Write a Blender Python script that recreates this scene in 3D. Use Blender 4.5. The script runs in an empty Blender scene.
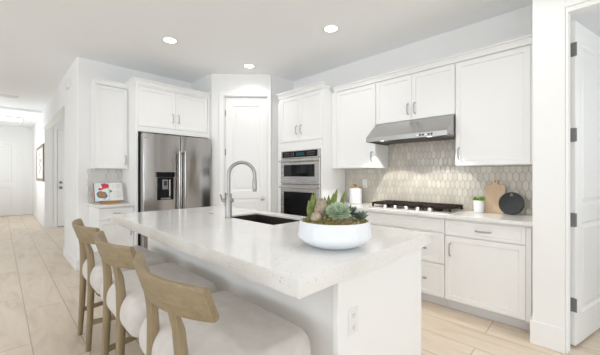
import bpy, bmesh, math, random
from mathutils import Vector, Matrix, noise
random.seed(7)
scene = bpy.context.scene
COL = scene.collection
PI = math.pi

# ------------------------------------------------------------------ camera
CAM_H = 1.283
cd = bpy.data.cameras.new('camera'); cam = bpy.data.objects.new('camera', cd); COL.objects.link(cam)
cam.location = (0, 0, CAM_H)
cam.rotation_euler = (math.radians(90), 0, math.radians(-45.4))
cd.sensor_fit = 'HORIZONTAL'; cd.sensor_width = 36.0; cd.lens = 36.0 * 296.0 / 600.0
cd.shift_y = -1.5 / 600.0
cd.clip_start = 0.02; cd.clip_end = 100
scene.camera = cam

# ------------------------------------------------------------------ world, exposure
world = bpy.data.worlds.new('world'); scene.world = world; world.use_nodes = True
bg = world.node_tree.nodes['Background']; bg.inputs['Color'].default_value = (0.86, 0.92, 1.0, 1); bg.inputs['Strength'].default_value = 1.2
scene.view_settings.view_transform = 'Standard'; scene.view_settings.look = 'None'
scene.view_settings.exposure = -0.06; scene.view_settings.gamma = 1.0
scene.view_settings.use_curve_mapping = False
try:
    scene.cycles.max_bounces = 14; scene.cycles.diffuse_bounces = 9; scene.cycles.glossy_bounces = 6
    scene.cycles.use_denoising = True; scene.cycles.sample_clamp_indirect = 6.0
except Exception:
    pass

def area(name, loc, direction, sx, sy, power, color=(1, 1, 1), spread=180):
    l = bpy.data.lights.new(name, 'AREA'); l.shape = 'RECTANGLE'; l.size = sx; l.size_y = sy
    l.energy = power; l.color = color; l.spread = math.radians(spread)
    o = bpy.data.objects.new(name, l); COL.objects.link(o); o.location = loc
    o.rotation_euler = Vector(direction).to_track_quat('-Z', 'Y').to_euler()
    return o
# daylight entering through the windows of the great room behind the camera
DAY = (0.88, 0.95, 1.0)
for wx in (-1.9, 1.3): area('daylight_window_rear', (wx, -5.85, 1.45), (0, 1, 1.1), 2.5, 2.3, 62, DAY)
for wy in (-3.0, 0.4, 3.8): area('daylight_window_side', (-4.85, wy, 1.45), (1, 0, 1.1), 2.5, 2.3, 62, DAY)
# added fill lamps, no windows here: brighten the hall, its recess and the side room
area('hall_fill', (-1.2, 10.5, 1.5), (1, 0, 0.9), 2.2, 1.8, 62, DAY)
area('recess_fill', (3.1, 7.8, 1.5), (-1, 0.3, 0.2), 1.6, 1.8, 30, DAY)
area('side_room_fill', (4.6, -1.9, 1.8), (-0.6, 1.0, 0.0), 0.9, 1.6, 17, DAY)

# ------------------------------------------------------------------ materials
def mat(name, color=(0.8, 0.8, 0.8), rough=0.5, metal=0.0, spec=0.5, coat=0.0):
    m = bpy.data.materials.new(name); m.use_nodes = True
    p = m.node_tree.nodes['Principled BSDF']
    p.inputs['Base Color'].default_value = (*color, 1); p.inputs['Roughness'].default_value = rough
    p.inputs['Metallic'].default_value = metal; p.inputs['Specular IOR Level'].default_value = spec
    p.inputs['Coat Weight'].default_value = coat
    return m
class NT:
    def __init__(s, m):
        s.t = m.node_tree; s.n = s.t.nodes; s.l = s.t.links; s.p = s.n['Principled BSDF']
    def node(s, kind, **kw):
        n = s.n.new(kind)
        for k, v in kw.items(): setattr(n, k, v)
        return n
    def put(s, sock, v):
        if isinstance(v, bpy.types.NodeSocket): s.l.new(v, sock)
        elif isinstance(v, tuple) and len(v) == 3 and sock.type == 'RGBA': sock.default_value = (*v, 1)
        else: sock.default_value = v
    def M(s, op, a, b=None, c=None):
        n = s.n.new('ShaderNodeMath'); n.operation = op; s.put(n.inputs[0], a)
        if b is not None: s.put(n.inputs[1], b)
        if c is not None: s.put(n.inputs[2], c)
        return n.outputs[0]
    def coords(s, scale=(1, 1, 1), loc=(0, 0, 0)):
        tc = s.n.new('ShaderNodeTexCoord'); mp = s.n.new('ShaderNodeMapping')
        s.l.new(tc.outputs['Object'], mp.inputs['Vector'])
        mp.inputs['Scale'].default_value = scale; mp.inputs['Location'].default_value = loc
        return mp.outputs['Vector']
    def noise(s, vec, scale=5, detail=3, rough=0.5, dist=0.0):
        n = s.n.new('ShaderNodeTexNoise'); s.l.new(vec, n.inputs['Vector'])
        n.inputs['Scale'].default_value = scale; n.inputs['Detail'].default_value = detail
        n.inputs['Roughness'].default_value = rough; n.inputs['Distortion'].default_value = dist
        return n.outputs['Fac']
    def ramp(s, fac, stops):
        n = s.n.new('ShaderNodeValToRGB'); s.l.new(fac, n.inputs['Fac']); cr = n.color_ramp
        while len(cr.elements) > 1: cr.elements.remove(cr.elements[-1])
        cr.elements[0].position = stops[0][0]; cr.elements[0].color = (*stops[0][1], 1)
        for pos, c in stops[1:]:
            e = cr.elements.new(pos); e.color = (*c, 1)
        return n.outputs['Color']
    def mix(s, fac, a, b, mode='MIX'):
        n = s.n.new('ShaderNodeMix'); n.data_type = 'RGBA'; n.blend_type = mode
        s.put(n.inputs['Factor'], fac); s.put(n.inputs[6], a); s.put(n.inputs[7], b)
        return n.outputs[2]
    def bump(s, h, strength=0.2, dist=0.01):
        n = s.n.new('ShaderNodeBump'); s.l.new(h, n.inputs['Height'])
        n.inputs['Strength'].default_value = strength; n.inputs['Distance'].default_value = dist
        s.l.new(n.outputs['Normal'], s.p.inputs['Normal'])
    def color(s, sock): s.l.new(sock, s.p.inputs['Base Color'])
    def rough(s, sock): s.l.new(sock, s.p.inputs['Roughness'])

def wall_paint(name, c, scale=90):
    m = mat(name, c, 0.75, spec=0.3); t = NT(m); v = t.coords()
    t.bump(t.noise(v, scale, 3), 0.04, 0.004); return m
M_WALL = wall_paint('wall_paint', (0.85, 0.85, 0.845))
M_CEIL = wall_paint('ceiling_paint', (0.885, 0.895, 0.905))
def lacquer(name, c, r):
    m = mat(name, c, r, spec=0.45); t = NT(m); t.bump(t.noise(t.coords(), 35, 2), 0.015, 0.003); return m
M_CAB = lacquer('cabinet_lacquer', (0.86, 0.86, 0.855), 0.32)
M_TRIM = lacquer('trim_paint', (0.86, 0.86, 0.855), 0.38)
M_DOOR = lacquer('door_paint', (0.85, 0.85, 0.845), 0.4)
M_KICK = mat('toe_kick_paint', (0.72, 0.72, 0.735), 0.5)

def quartz(name):
    m = mat(name, (0.8, 0.8, 0.79), 0.11, spec=0.5); t = NT(m); v = t.coords()
    base = t.ramp(t.noise(v, 3.0, 4, 0.6, 0.6), [(0.25, (0.74, 0.73, 0.71)), (0.5, (0.81, 0.805, 0.79)), (0.8, (0.84, 0.84, 0.83))])
    vo = t.node('ShaderNodeTexVoronoi'); t.l.new(v, vo.inputs['Vector']); vo.inputs['Scale'].default_value = 70
    pick = t.M('GREATER_THAN', t.noise(v, 48, 2), 0.60)
    sp = t.M('MULTIPLY', t.M('LESS_THAN', vo.outputs['Distance'], 0.32), pick)
    c = t.mix(t.M('MULTIPLY', sp, 0.6), base, (0.50, 0.495, 0.485))
    vo2 = t.node('ShaderNodeTexVoronoi'); t.l.new(v, vo2.inputs['Vector']); vo2.inputs['Scale'].default_value = 130
    sp2 = t.M('MULTIPLY', t.M('LESS_THAN', vo2.outputs['Distance'], 0.25), t.M('GREATER_THAN', t.noise(v, 30, 2), 0.58))
    t.color(t.mix(t.M('MULTIPLY', sp2, 0.5), c, (0.5, 0.49, 0.47)))
    return m
M_QUARTZ = quartz('quartz')

def steel(name, c=(0.62, 0.61, 0.60), r=0.24, axis='z'):
    m = mat(name, c, r, 1.0); t = NT(m)
    sc = (260, 260, 1.2) if axis == 'z' else ((1.2, 260, 260) if axis == 'x' else (260, 1.2, 260))
    f = t.noise(t.coords(sc), 1.0, 2)
    t.rough(t.M('MULTIPLY_ADD', f, 0.12, r - 0.06)); t.bump(f, 0.02, 0.001)
    return m
def anis(m, amt=0.75, rot=0.25):
    t = NT(m); tg = t.node('ShaderNodeTangent', direction_type='RADIAL', axis='Z')
    t.l.new(tg.outputs[0], t.p.inputs['Tangent']); t.p.inputs['Anisotropic'].default_value = amt; t.p.inputs['Anisotropic Rotation'].default_value = rot
    return m
M_STEEL = steel('brushed_steel', (0.42, 0.40, 0.385), 0.15, 'z')
anis(M_STEEL)
M_STEELH = steel('brushed_steel_wide', (0.46, 0.45, 0.44), 0.26, 'y')
M_STEELX = steel('brushed_steel_oven', (0.60, 0.585, 0.57), 0.26, 'x')
M_DARKSTEEL = steel('dark_steel', (0.25, 0.25, 0.26), 0.35, 'z')
M_NICKEL = steel('satin_nickel', (0.46, 0.455, 0.45), 0.3, 'z')
M_TRAY = steel('cooktop_steel', (0.78, 0.77, 0.76), 0.35, 'y')
M_CHROME = steel('polished_nickel', (0.36, 0.35, 0.34), 0.33, 'z')
M_HINGE = mat('hinge_metal', (0.25, 0.245, 0.24), 0.5, 0.5)
def plain(name, c, r=0.5, amt=0.1, scale=40, metal=0.0, spec=0.5):
    m = mat(name, c, r, metal, spec); t = NT(m)
    f = t.noise(t.coords(), scale, 3)
    t.color(t.ramp(f, [(0.3, tuple(x * (1 - amt) for x in c)), (0.7, tuple(min(1, x * (1 + amt)) for x in c))]))
    return m
M_BLKGLASS = plain('black_glass', (0.006, 0.006, 0.007), 0.06, 0.05, spec=0.2)
M_BLACK = plain('black_plastic', (0.012, 0.012, 0.012), 0.35, 0.1)
M_IRON = plain('cast_iron', (0.026, 0.018, 0.014), 0.75, 0.2, spec=0.2)
M_GAP = plain('dark_gap', (0.02, 0.02, 0.02), 0.8)
M_SINK = plain('sink_composite', (0.035, 0.027, 0.023), 0.38, 0.2)
M_WHITE = plain('white_ceramic', (0.82, 0.83, 0.84), 0.35, 0.02)
M_BOWL = plain('cool_white_ceramic', (0.80, 0.83, 0.87), 0.3, 0.02)
M_PLATE = plain('white_plastic', (0.80, 0.80, 0.79), 0.4, 0.02)
M_KEY = plain('grey_key_print', (0.35, 0.35, 0.35), 0.5)
M_SLOT = plain('slot_dark', (0.06, 0.06, 0.06), 0.6)
M_FABRIC = None
def fabric():
    m = mat('seat_fabric', (0.60, 0.56, 0.53), 0.9, spec=0.15); t = NT(m); v = t.coords()
    t.color(t.ramp(t.noise(v, 14, 3), [(0.3, (0.56, 0.525, 0.495)), (0.7, (0.63, 0.595, 0.565))]))
    t.p.inputs['Sheen Weight'].default_value = 0.25
    t.bump(t.noise(v, 420, 2), 0.12, 0.002); return m
M_FABRIC = fabric()
def wood(name, axis, dark, light, scale=1.0, rough=0.5):
    m = mat(name, light, rough, spec=0.3); t = NT(m)
    s = [26 * scale] * 3; s['xyz'.index(axis)] = 1.8 * scale
    v = t.coords(tuple(s))
    f = t.noise(v, 1.6, 5, 0.6, 0.8)
    s2 = [160 * scale] * 3; s2['xyz'.index(axis)] = 6 * scale
    g = t.noise(t.coords(tuple(s2)), 1.0, 2)
    c = t.ramp(f, [(0.25, dark), (0.75, light)])
    t.color(t.mix(0.25, c, t.ramp(g, [(0.35, dark), (0.65, light)])))
    t.bump(g, 0.08, 0.001); return m
OAKD, OAKL = (0.225, 0.17, 0.098), (0.345, 0.272, 0.168)
M_OAKY = wood('oak_rail', 'y', OAKD, OAKL)
M_OAKZ = wood('oak_leg', 'z', OAKD, OAKL)
M_OAKX = wood('oak_stretcher', 'x', OAKD, OAKL)
M_BOARD = wood('maple_board', 'z', (0.53, 0.38, 0.25), (0.68, 0.52, 0.37), 1.4)
M_STAND = wood('walnut_stand', 'x', (0.30, 0.15, 0.05), (0.48, 0.27, 0.10), 1.4)
M_FRAME = wood('brown_frame', 'z', (0.22, 0.16, 0.11), (0.34, 0.26, 0.19), 1.2)
M_UTENSIL = wood('utensil_wood', 'z', (0.36, 0.22, 0.12), (0.55, 0.37, 0.22), 1.4)

def floor_mat():
    m = mat('floor_plank_tile', (0.6, 0.52, 0.44), 0.35, spec=0.4); t = NT(m)
    tc = t.node('ShaderNodeTexCoord'); sp = t.node('ShaderNodeSeparateXYZ'); t.l.new(tc.outputs['Object'], sp.inputs[0])
    cb = t.node('ShaderNodeCombineXYZ')
    t.l.new(t.M('ADD', sp.outputs['Y'], 1.22 * 8 - 3.06 + 0.0), cb.inputs[0])
    t.l.new(t.M('ADD', sp.outputs['X'], 0.29 * 40 - 0.17), cb.inputs[1])
    br = t.node('ShaderNodeTexBrick', offset=0.36, offset_frequency=2, squash=1.0)
    t.l.new(cb.outputs[0], br.inputs['Vector'])
    br.inputs['Color1'].default_value = (0, 0, 0, 1); br.inputs['Color2'].default_value = (1, 1, 1, 1)
    br.inputs['Mortar'].default_value = (0.5, 0.5, 0.5, 1)
    br.inputs['Scale'].default_value = 1.0; br.inputs['Mortar Size'].default_value = 0.0035
    br.inputs['Brick Width'].default_value = 1.22; br.inputs['Row Height'].default_value = 0.29
    mp = t.node('ShaderNodeMapping'); t.l.new(cb.outputs[0], mp.inputs['Vector']); mp.inputs['Scale'].default_value = (1.1, 5.0, 1)
    ofs = t.node('ShaderNodeVectorMath', operation='ADD'); t.l.new(mp.outputs[0], ofs.inputs[0])
    sc = t.node('ShaderNodeVectorMath', operation='SCALE'); t.l.new(br.outputs['Color'], sc.inputs[0]); sc.inputs['Scale'].default_value = 9.0
    t.l.new(sc.outputs[0], ofs.inputs[1])
    f = t.noise(ofs.outputs[0], 1.6, 6, 0.62, 0.9)
    c = t.ramp(f, [(0.25, (0.48, 0.385, 0.295)), (0.45, (0.64, 0.535, 0.425)), (0.72, (0.735, 0.64, 0.53))])
    c = t.mix(t.M('MULTIPLY', br.outputs['Color'], 0.35), c, (0.80, 0.69, 0.56))
    c = t.mix(br.outputs['Fac'], c, (0.40, 0.335, 0.27))
    t.color(c)
    t.bump(t.M('SUBTRACT', 1.0, br.outputs['Fac']), 0.15, 0.002); return m
M_FLOOR = floor_mat()

def picket(name, axis, w=0.05, h=0.117, p=0.032, c0=(0.50, 0.46, 0.40), c1=(0.60, 0.56, 0.49), grout=(0.33, 0.305, 0.27)):
    """elongated hexagon tiles standing upright"""
    m = mat(name, c1, 0.16, spec=0.5); t = NT(m); s = h - p
    tc = t.node('ShaderNodeTexCoord'); sp = t.node('ShaderNodeSeparateXYZ'); t.l.new(tc.outputs['Object'], sp.inputs[0])
    u = sp.outputs[axis]; z = sp.outputs['Z']
    def lattice(du, dz):
        uu = t.M('ADD', u, 20 * w + du); zz = t.M('ADD', z, dz)
        a = t.M('DIVIDE', uu, w); b = t.M('DIVIDE', zz, 2 * s)
        ia = t.M('FLOOR', a); ib = t.M('FLOOR', b)
        la = t.M('ABSOLUTE', t.M('MULTIPLY', t.M('SUBTRACT', t.M('SUBTRACT', a, ia), 0.5), w))
        lb = t.M('ABSOLUTE', t.M('MULTIPLY', t.M('SUBTRACT', t.M('SUBTRACT', b, ib), 0.5), 2 * s))
        # signed distance inside the hexagon, metres
        d1 = t.M('SUBTRACT', w / 2, la)
        k = 2 * p / w
        d2 = t.M('DIVIDE', t.M('SUBTRACT', t.M('SUBTRACT', h / 2, lb), t.M('MULTIPLY', la, k)), math.sqrt(1 + k * k))
        d = t.M('MINIMUM', d1, d2)
        cid = t.M('ADD', t.M('MULTIPLY', ia, 12.9898), t.M('MULTIPLY', ib, 78.233))
        return d, cid
    dA, iA = lattice(0, 0); dB, iB = lattice(w / 2, s)
    useA = t.M('GREATER_THAN', dA, dB)
    d = t.M('MAXIMUM', dA, dB)
    cid = t.M('ADD', t.M('MULTIPLY', useA, iA), t.M('MULTIPLY', t.M('SUBTRACT', 1.0, useA), t.M('ADD', iB, 37.7)))
    wn = t.node('ShaderNodeTexWhiteNoise', noise_dimensions='1D'); t.l.new(cid, wn.inputs['W'])
    tile = t.ramp(wn.outputs['Value'], [(0.0, c0), (1.0, c1)])
    g = t.M('LESS_THAN', d, 0.0019)
    t.color(t.mix(g, tile, grout))
    t.rough(t.M('MULTIPLY_ADD', g, 0.5, 0.14))
    hgt = t.M('MINIMUM', t.M('DIVIDE', d, 0.006), 1.0)
    wob = t.noise(t.coords(), 22, 2)
    t.bump(t.M('ADD', hgt, t.M('MULTIPLY', wob, 0.6)), 0.35, 0.004)
    return m
M_TILE = picket('picket_tile', 'Y')
M_TILEX = picket('picket_tile_side', 'X', c0=(0.62, 0.62, 0.59), c1=(0.70, 0.70, 0.67), grout=(0.80, 0.80, 0.78))

def emit(name, c, s):
    m = bpy.data.materials.new(name); m.use_nodes = True; nt = m.node_tree; nt.nodes.clear()
    e = nt.nodes.new('ShaderNodeEmission'); o = nt.nodes.new('ShaderNodeOutputMaterial')
    e.inputs['Color'].default_value = (*c, 1); e.inputs['Strength'].default_value = s
    nt.links.new(e.outputs[0], o.inputs[0]); return m
M_LAMP = emit('lamp_lens', (1.0, 0.97, 0.92), 9.0)
M_HOODLAMP = emit('hood_lamp_lens', (1.0, 0.96, 0.88), 6.0)
M_DISPLAY = emit('oven_display', (0.2, 0.6, 0.65), 0.12)
M_SUCC = plain('succulent_pale_green', (0.36, 0.45, 0.32), 0.5, 0.25, 30)
M_ALOE = plain('aloe_green', (0.17, 0.22, 0.045), 0.45, 0.4, 25)
M_ECH = plain('haworthia_dark_green', (0.10, 0.145, 0.115), 0.5, 0.35, 30)
M_LEAF = plain('leaf_green', (0.20, 0.36, 0.05), 0.5, 0.4, 40)
M_MOSS = plain('moss', (0.25, 0.225, 0.05), 0.95, 0.55, 60)
M_GRAVEL = plain('gravel', (0.40, 0.31, 0.22), 0.9, 0.4, 60)
M_STONE = plain('river_stone', (0.40, 0.33, 0.25), 0.85, 0.4, 30)
M_SOIL = plain('soil', (0.06, 0.04, 0.03), 0.95, 0.4, 60)
M_SLATE = plain('black_board', (0.028, 0.030, 0.034), 0.5, 0.15, 60)
M_PAPER = plain('page_paper', (0.80, 0.80, 0.78), 0.6, 0.02)
M_INK = plain('grey_ink', (0.45, 0.47, 0.50), 0.7, 0.1)
M_RED = plain('red_print', (0.55, 0.03, 0.05), 0.5, 0.3, 60)
M_BROWN = plain('brown_print', (0.42, 0.20, 0.06), 0.5, 0.5, 90)
M_BLUE = plain('blue_print', (0.12, 0.16, 0.30), 0.5, 0.5, 90)
M_MINT = plain('mint_print', (0.68, 0.80, 0.80), 0.6, 0.2, 60)
M_GREENP = plain('green_print', (0.20, 0.27, 0.08), 0.6, 0.3, 60)
M_COVER = plain('book_cover', (0.30, 0.05, 0.06), 0.5, 0.1)
M_ART = plain('framed_print_paper', (0.78, 0.77, 0.74), 0.6, 0.05)
M_ARTINK = plain('framed_print_ink', (0.40, 0.36, 0.32), 0.7, 0.3, 30)
M_GLASS = mat('window_glass', (1, 1, 1), 0.02); NT(M_GLASS).p.inputs['Transmission Weight'].default_value = 1.0

# ------------------------------------------------------------------ mesh helpers
class B:
    def __init__(s): s.bm = bmesh.new()
    def box(s, x0, x1, y0, y1, z0, z1, bev=0.0, seg=1):
        if x0 > x1: x0, x1 = x1, x0
        if y0 > y1: y0, y1 = y1, y0
        if z0 > z1: z0, z1 = z1, z0
        r = bmesh.ops.create_cube(s.bm, size=1.0)
        vs = r['verts']
        for v in vs:
            v.co = Vector(((x0 + x1) / 2 + v.co.x * (x1 - x0), (y0 + y1) / 2 + v.co.y * (y1 - y0), (z0 + z1) / 2 + v.co.z * (z1 - z0)))
        if bev > 0:
            es = list({e for v in vs for e in v.link_edges})
            bmesh.ops.bevel(s.bm, geom=es, offset=bev, segments=seg, profile=0.5, affect='EDGES')
        return s
    def panel(s, x0, x1, z0, z1, yf, t, rail=0.06, depth=0.009, bev=0.0025, step=0.005):
        """shaker style slab facing -y, recessed field"""
        r = bmesh.ops.create_cube(s.bm, size=1.0); vs = r['verts']
        for v in vs:
            v.co = Vector(((x0 + x1) / 2 + v.co.x * (x1 - x0), yf + t / 2 + v.co.y * t, (z0 + z1) / 2 + v.co.z * (z1 - z0)))
        fs = {f for v in vs for f in v.link_faces}
        front = min(fs, key=lambda f: f.calc_center_median().y)
        outer = [e for v in vs for e in v.link_edges]
        rr = min(rail, 0.36 * min(x1 - x0, z1 - z0))
        bmesh.ops.inset_region(s.bm, faces=[front], thickness=rr, depth=0)
        bmesh.ops.inset_region(s.bm, faces=[front], thickness=step, depth=-depth)
        if bev: bmesh.ops.bevel(s.bm, geom=list(set(outer)), offset=bev, segments=1, affect='EDGES')
        return s
    def loft(s, rings, cap=True):
        vr = [[s.bm.verts.new(p) for p in r] for r in rings]
        n = len(vr[0])
        for a, b in zip(vr[:-1], vr[1:]):
            for i in range(n):
                s.bm.faces.new((a[i], a[(i + 1) % n], b[(i + 1) % n], b[i]))
        if cap:
            s.bm.faces.new(list(reversed(vr[0]))); s.bm.faces.new(vr[-1])
        return s
    def tube(s, pts, rad, n=12):
        pts = [Vector(p) for p in pts]
        if not isinstance(rad, (list, tuple)): rad = [rad] * len(pts)
        rings = []; ref = None
        for i, p in enumerate(pts):
            a = pts[max(i - 1, 0)]; b = pts[min(i + 1, len(pts) - 1)]
            t = (b - a).normalized()
            if ref is None:
                ref = Vector((0, 0, 1)) if abs(t.z) < 0.9 else Vector((1, 0, 0))
            u = (ref - t * ref.dot(t)).normalized(); w = t.cross(u); ref = u
            rings.append([p + (u * math.cos(2 * PI * k / n) + w * math.sin(2 * PI * k / n)) * rad[i] for k in range(n)])
        return s.loft(rings)
    def lathe(s, prof, n=40, c=(0, 0, 0), closed=True):
        c = Vector(c)
        rings = [[c + Vector((max(r, 1e-4) * math.cos(2 * PI * k / n), max(r, 1e-4) * math.sin(2 * PI * k / n), z)) for k in range(n)] for r, z in prof]
        return s.loft(rings, cap=closed)
    def disc(s, c, axis, r, t, n=32):
        c = Vector(c); a = Vector(axis).normalized()
        return s.tube([c - a * t / 2, c + a * t / 2], r, n)
    def prism(s, poly, axis, a, b):
        """poly in the two other axes, extruded along axis from a to b"""
        def mk(p, w):
            return {'x': (w, p[0], p[1]), 'y': (p[0], w, p[1]), 'z': (p[0], p[1], w)}[axis]
        return s.loft([[mk(p, a) for p in poly], [mk(p, b) for p in poly]])
    def leaf(s, base, d, length, width, thick, up=(0, 0, 1), curl=0.0, n=7, tip=0.15):
        base = Vector(base); d = Vector(d).normalized(); up = Vector(up)
        side = d.cross(up)
        side = side.normalized() if side.length > 1e-4 else Vector((1, 0, 0))
        nn = side.cross(d).normalized(); rings = []
        for i in range(n):
            f = i / (n - 1)
            wv = width * (math.sin(PI * (0.18 + 0.82 * f)) ** 0.8 if f < 1 else tip * 0.05) + 1e-4
            th = thick * (1 - 0.8 * f) + 1e-4
            c = base + d * (length * f) + nn * (curl * length * f * f)
            rings.append([c + side * (wv * math.cos(a)) + nn * (th * math.sin(a)) for a in [2 * PI * k / 8 for k in range(8)]])
        return s.loft(rings)
    def build(s, name, m, parent=None, smooth=False, angle=35, loc=None):
        bmesh.ops.recalc_face_normals(s.bm, faces=s.bm.faces)
        me = bpy.data.meshes.new(name); s.bm.to_mesh(me); s.bm.free()
        me.materials.append(m)
        if smooth:
            for p in me.polygons: p.use_smooth = True
            try: me.set_sharp_from_angle(angle=math.radians(angle))
            except Exception: pass
        o = bpy.data.objects.new(name, me); COL.objects.link(o)
        if parent is not None: o.parent = parent
        if loc is not None: o.location = loc
        return o
def tag(o, label, cat, group=None):
    o['label'] = label; o['category'] = cat
    if group: o['group'] = group
    return o
def thing(name, label, cat, loc=(0, 0, 0), rz=0.0, group=None):
    o = bpy.data.objects.new(name, None); COL.objects.link(o)
    o.location = loc; o.rotation_euler = (0, 0, rz); o.empty_display_size = 0.1
    return tag(o, label, cat, group)
def struct(o): o['kind'] = 'structure'; return o
def sroot(name, loc=(0, 0, 0), rz=0.0):
    o = bpy.data.objects.new(name, None); COL.objects.link(o); o.location = loc; o.rotation_euler = (0, 0, rz); return struct(o)
def children(o): return [c for c in bpy.data.objects if c.parent == o]
def copy_tree(o, parent=None):
    c = o.copy(); COL.objects.link(c)
    if parent is not None: c.parent = parent
    for ch in children(o): copy_tree(ch, c)
    return c

# ------------------------------------------------------------------ setting
CEIL = 2.90
XR, YF, XH = 3.53, 4.97, 0.735       # range wall, fridge wall, hall side of the wall end
PA = (2.345, 4.276); PB = (3.029, 3.63)   # the diagonal pantry wall
XP = 2.872                            # face of the wall with the open door
struct(B().box(-5.0, 6.0, -6.0, 13.6, -0.1, 0.0).build('floor', M_FLOOR))
struct(B().box(-5.0, 6.0, -6.0, 13.6, CEIL, CEIL + 0.1).build('ceiling', M_CEIL))
struct(B().box(XR, XR + 0.12, 0.326, 3.63, 0, CEIL).build('wall_right', M_WALL))
b = B(); rc = 0.015
b.prism([(XH + rc, YF), (PA[0], YF), (PA[0], YF + 0.12), (XH + 0.12, YF + 0.12), (XH + 0.12, 6.1), (XH + rc, 6.1), (XH + 0.004, 6.1 - 0.004), (XH, 6.1 - rc), (XH, YF + rc), (XH + 0.004, YF + 0.004)], 'z', 0, CEIL)
b.box(XH, XH + 0.12, 6.1, 9.6, 2.44, CEIL)
struct(b.build('wall_back', M_WALL))
# pantry closet in the corner: left return, diagonal wall round the door, right return
dv = Vector((PB[0] - PA[0], PB[1] - PA[1], 0)); DL = dv.length; ANG = math.atan2(dv.y, dv.x)
b = B(); b.box(PA[0], PA[0] + 0.1, PA[1] + 0.02, YF + 0.12, 0, CEIL); b.box(PB[0] + 0.02, XR + 0.12, PB[1], PB[1] + 0.1, 0, CEIL)
struct(b.build('wall_corner_returns', M_WALL))
D0, D1, DH = 0.212, 0.872, 2.535
b = B(); b.box(0.0, D0 - 0.012, 0, 0.1, 0, CEIL, 0.006, 2); b.box(D1 + 0.012, DL, 0, 0.1, 0, CEIL, 0.006, 2); b.box(D0 - 0.012, D1 + 0.012, 0, 0.1, DH + 0.012, CEIL)
o = struct(b.build('wall_corner', M_WALL)); o.location = (PA[0], PA[1], 0); o.rotation_euler = (0, 0, ANG)
# wall with the open door on the right, its return beside the cabinets, and the room behind
b = B(); b.box(XP, XP + 0.12, 0.137, 0.326, 0, CEIL, 0.004, 1); b.box(XP + 0.12, 5.4, 0.215, 0.326, 0, CEIL)
b.box(XP, XP + 0.12, -0.72, 0.137, 2.505, CEIL); b.box(XP, XP + 0.12, -6, -0.72, 0, CEIL)
struct(b.build('wall_right_doorway', M_WALL))
b = B(); b.box(5.4, 5.5, -2.4, 0.345, 0, CEIL); b.box(2.992, 5.4, -2.5, -2.4, 0, CEIL)
struct(b.build('wall_side_room', M_WALL))
# hall walls
b = B(); b.box(0.775, 3.2, 9.6, 9.72, 0, CEIL); b.box(0.775, 0.895, 9.72, 13.4, 0, CEIL); struct(b.build('wall_hall_right', M_WALL))
struct(B().box(-1.4, 0.9, 13.4, 13.52, 0, CEIL).build('wall_hall_end', M_WALL))
struct(B().box(-1.4, -1.28, 6.0, 13.4, 0, CEIL).build('wall_hall_left', M_WALL))
struct(B().box(3.2, 3.3, 5.09, 9.72, 0, CEIL).build('wall_recess', M_WALL))
struct(B().box(-5.0, -1.28, 6.0, 6.12, 0, CEIL).build('wall_left_far', M_WALL))
# great room behind the camera with its window openings
def windowed(name, axis, at, spans, lo, hi, z0=0.3, z1=2.6):
    b = B(); cur = lo
    def put(a, c, za, zb):
        if axis == 'y': b.box(a, c, at, at + 0.1, za, zb)
        else: b.box(at, at + 0.1, a, c, za, zb)
    for a, c in spans:
        put(cur, a, 0, CEIL); put(a, c, 0, z0); put(a, c, z1, CEIL); cur = c
    put(cur, hi, 0, CEIL)
    struct(b.build(name, M_WALL))
windowed('wall_front', 'y', -6.0, [(-3.15, -0.65), (0.05, 2.55)], -5.0, 2.99)
windowed('wall_left', 'x', -5.0, [(-4.25, -1.75), (-0.85, 1.65), (2.55, 5.05)], -5.9, 6.0)

# ceiling trim in the hall: shallow beam and lit tray
struct(B().box(-1.28, XH + 0.0, 9.75, 9.95, CEIL - 0.05, CEIL).build('trim_1', M_CEIL))

# baseboards
def base_profile(b, x0, x1, yf, h=0.135, t=0.015):
    b.prism([(yf, 0), (yf - t, 0), (yf - t, h - 0.012), (yf - t * 0.4, h), (yf, h)], 'x', x0, x1)
b = B(); b.box(XH - 0.015, XH, YF - 0.0, 6.1, 0, 0.135, 0.004); b.box(XH - 0.015, 0.80, YF - 0.015, YF, 0, 0.135, 0.004)
struct(b.build('baseboard_back', M_TRIM))
b = B(); b.box(XP - 0.015, XP, 0.137, 0.340, 0, 0.178, 0.004); b.box(XP, 3.0, 0.327, 0.340, 0, 0.178, 0.004); b.box(XP - 0.015, XP, -6, -0.72, 0, 0.16, 0.004)
struct(b.build('baseboard_right', M_TRIM))
b = B(); b.box(0.76, 0.775, 9.6, 13.4, 0, 0.135, 0.004); b.box(0.76, 0.96, 9.585, 9.6, 0, 0.135, 0.004); struct(b.build('baseboard_hall', M_TRIM))
b = B(); b.box(0.5, 0.76, 13.385, 13.4, 0, 0.135, 0.004); struct(b.build('baseboard_hall_end', M_TRIM))
struct(B().box(3.0, 5.4, 0.2, 0.215, 0, 0.135, 0.004).build('baseboard_side_room', M_TRIM))

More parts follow.
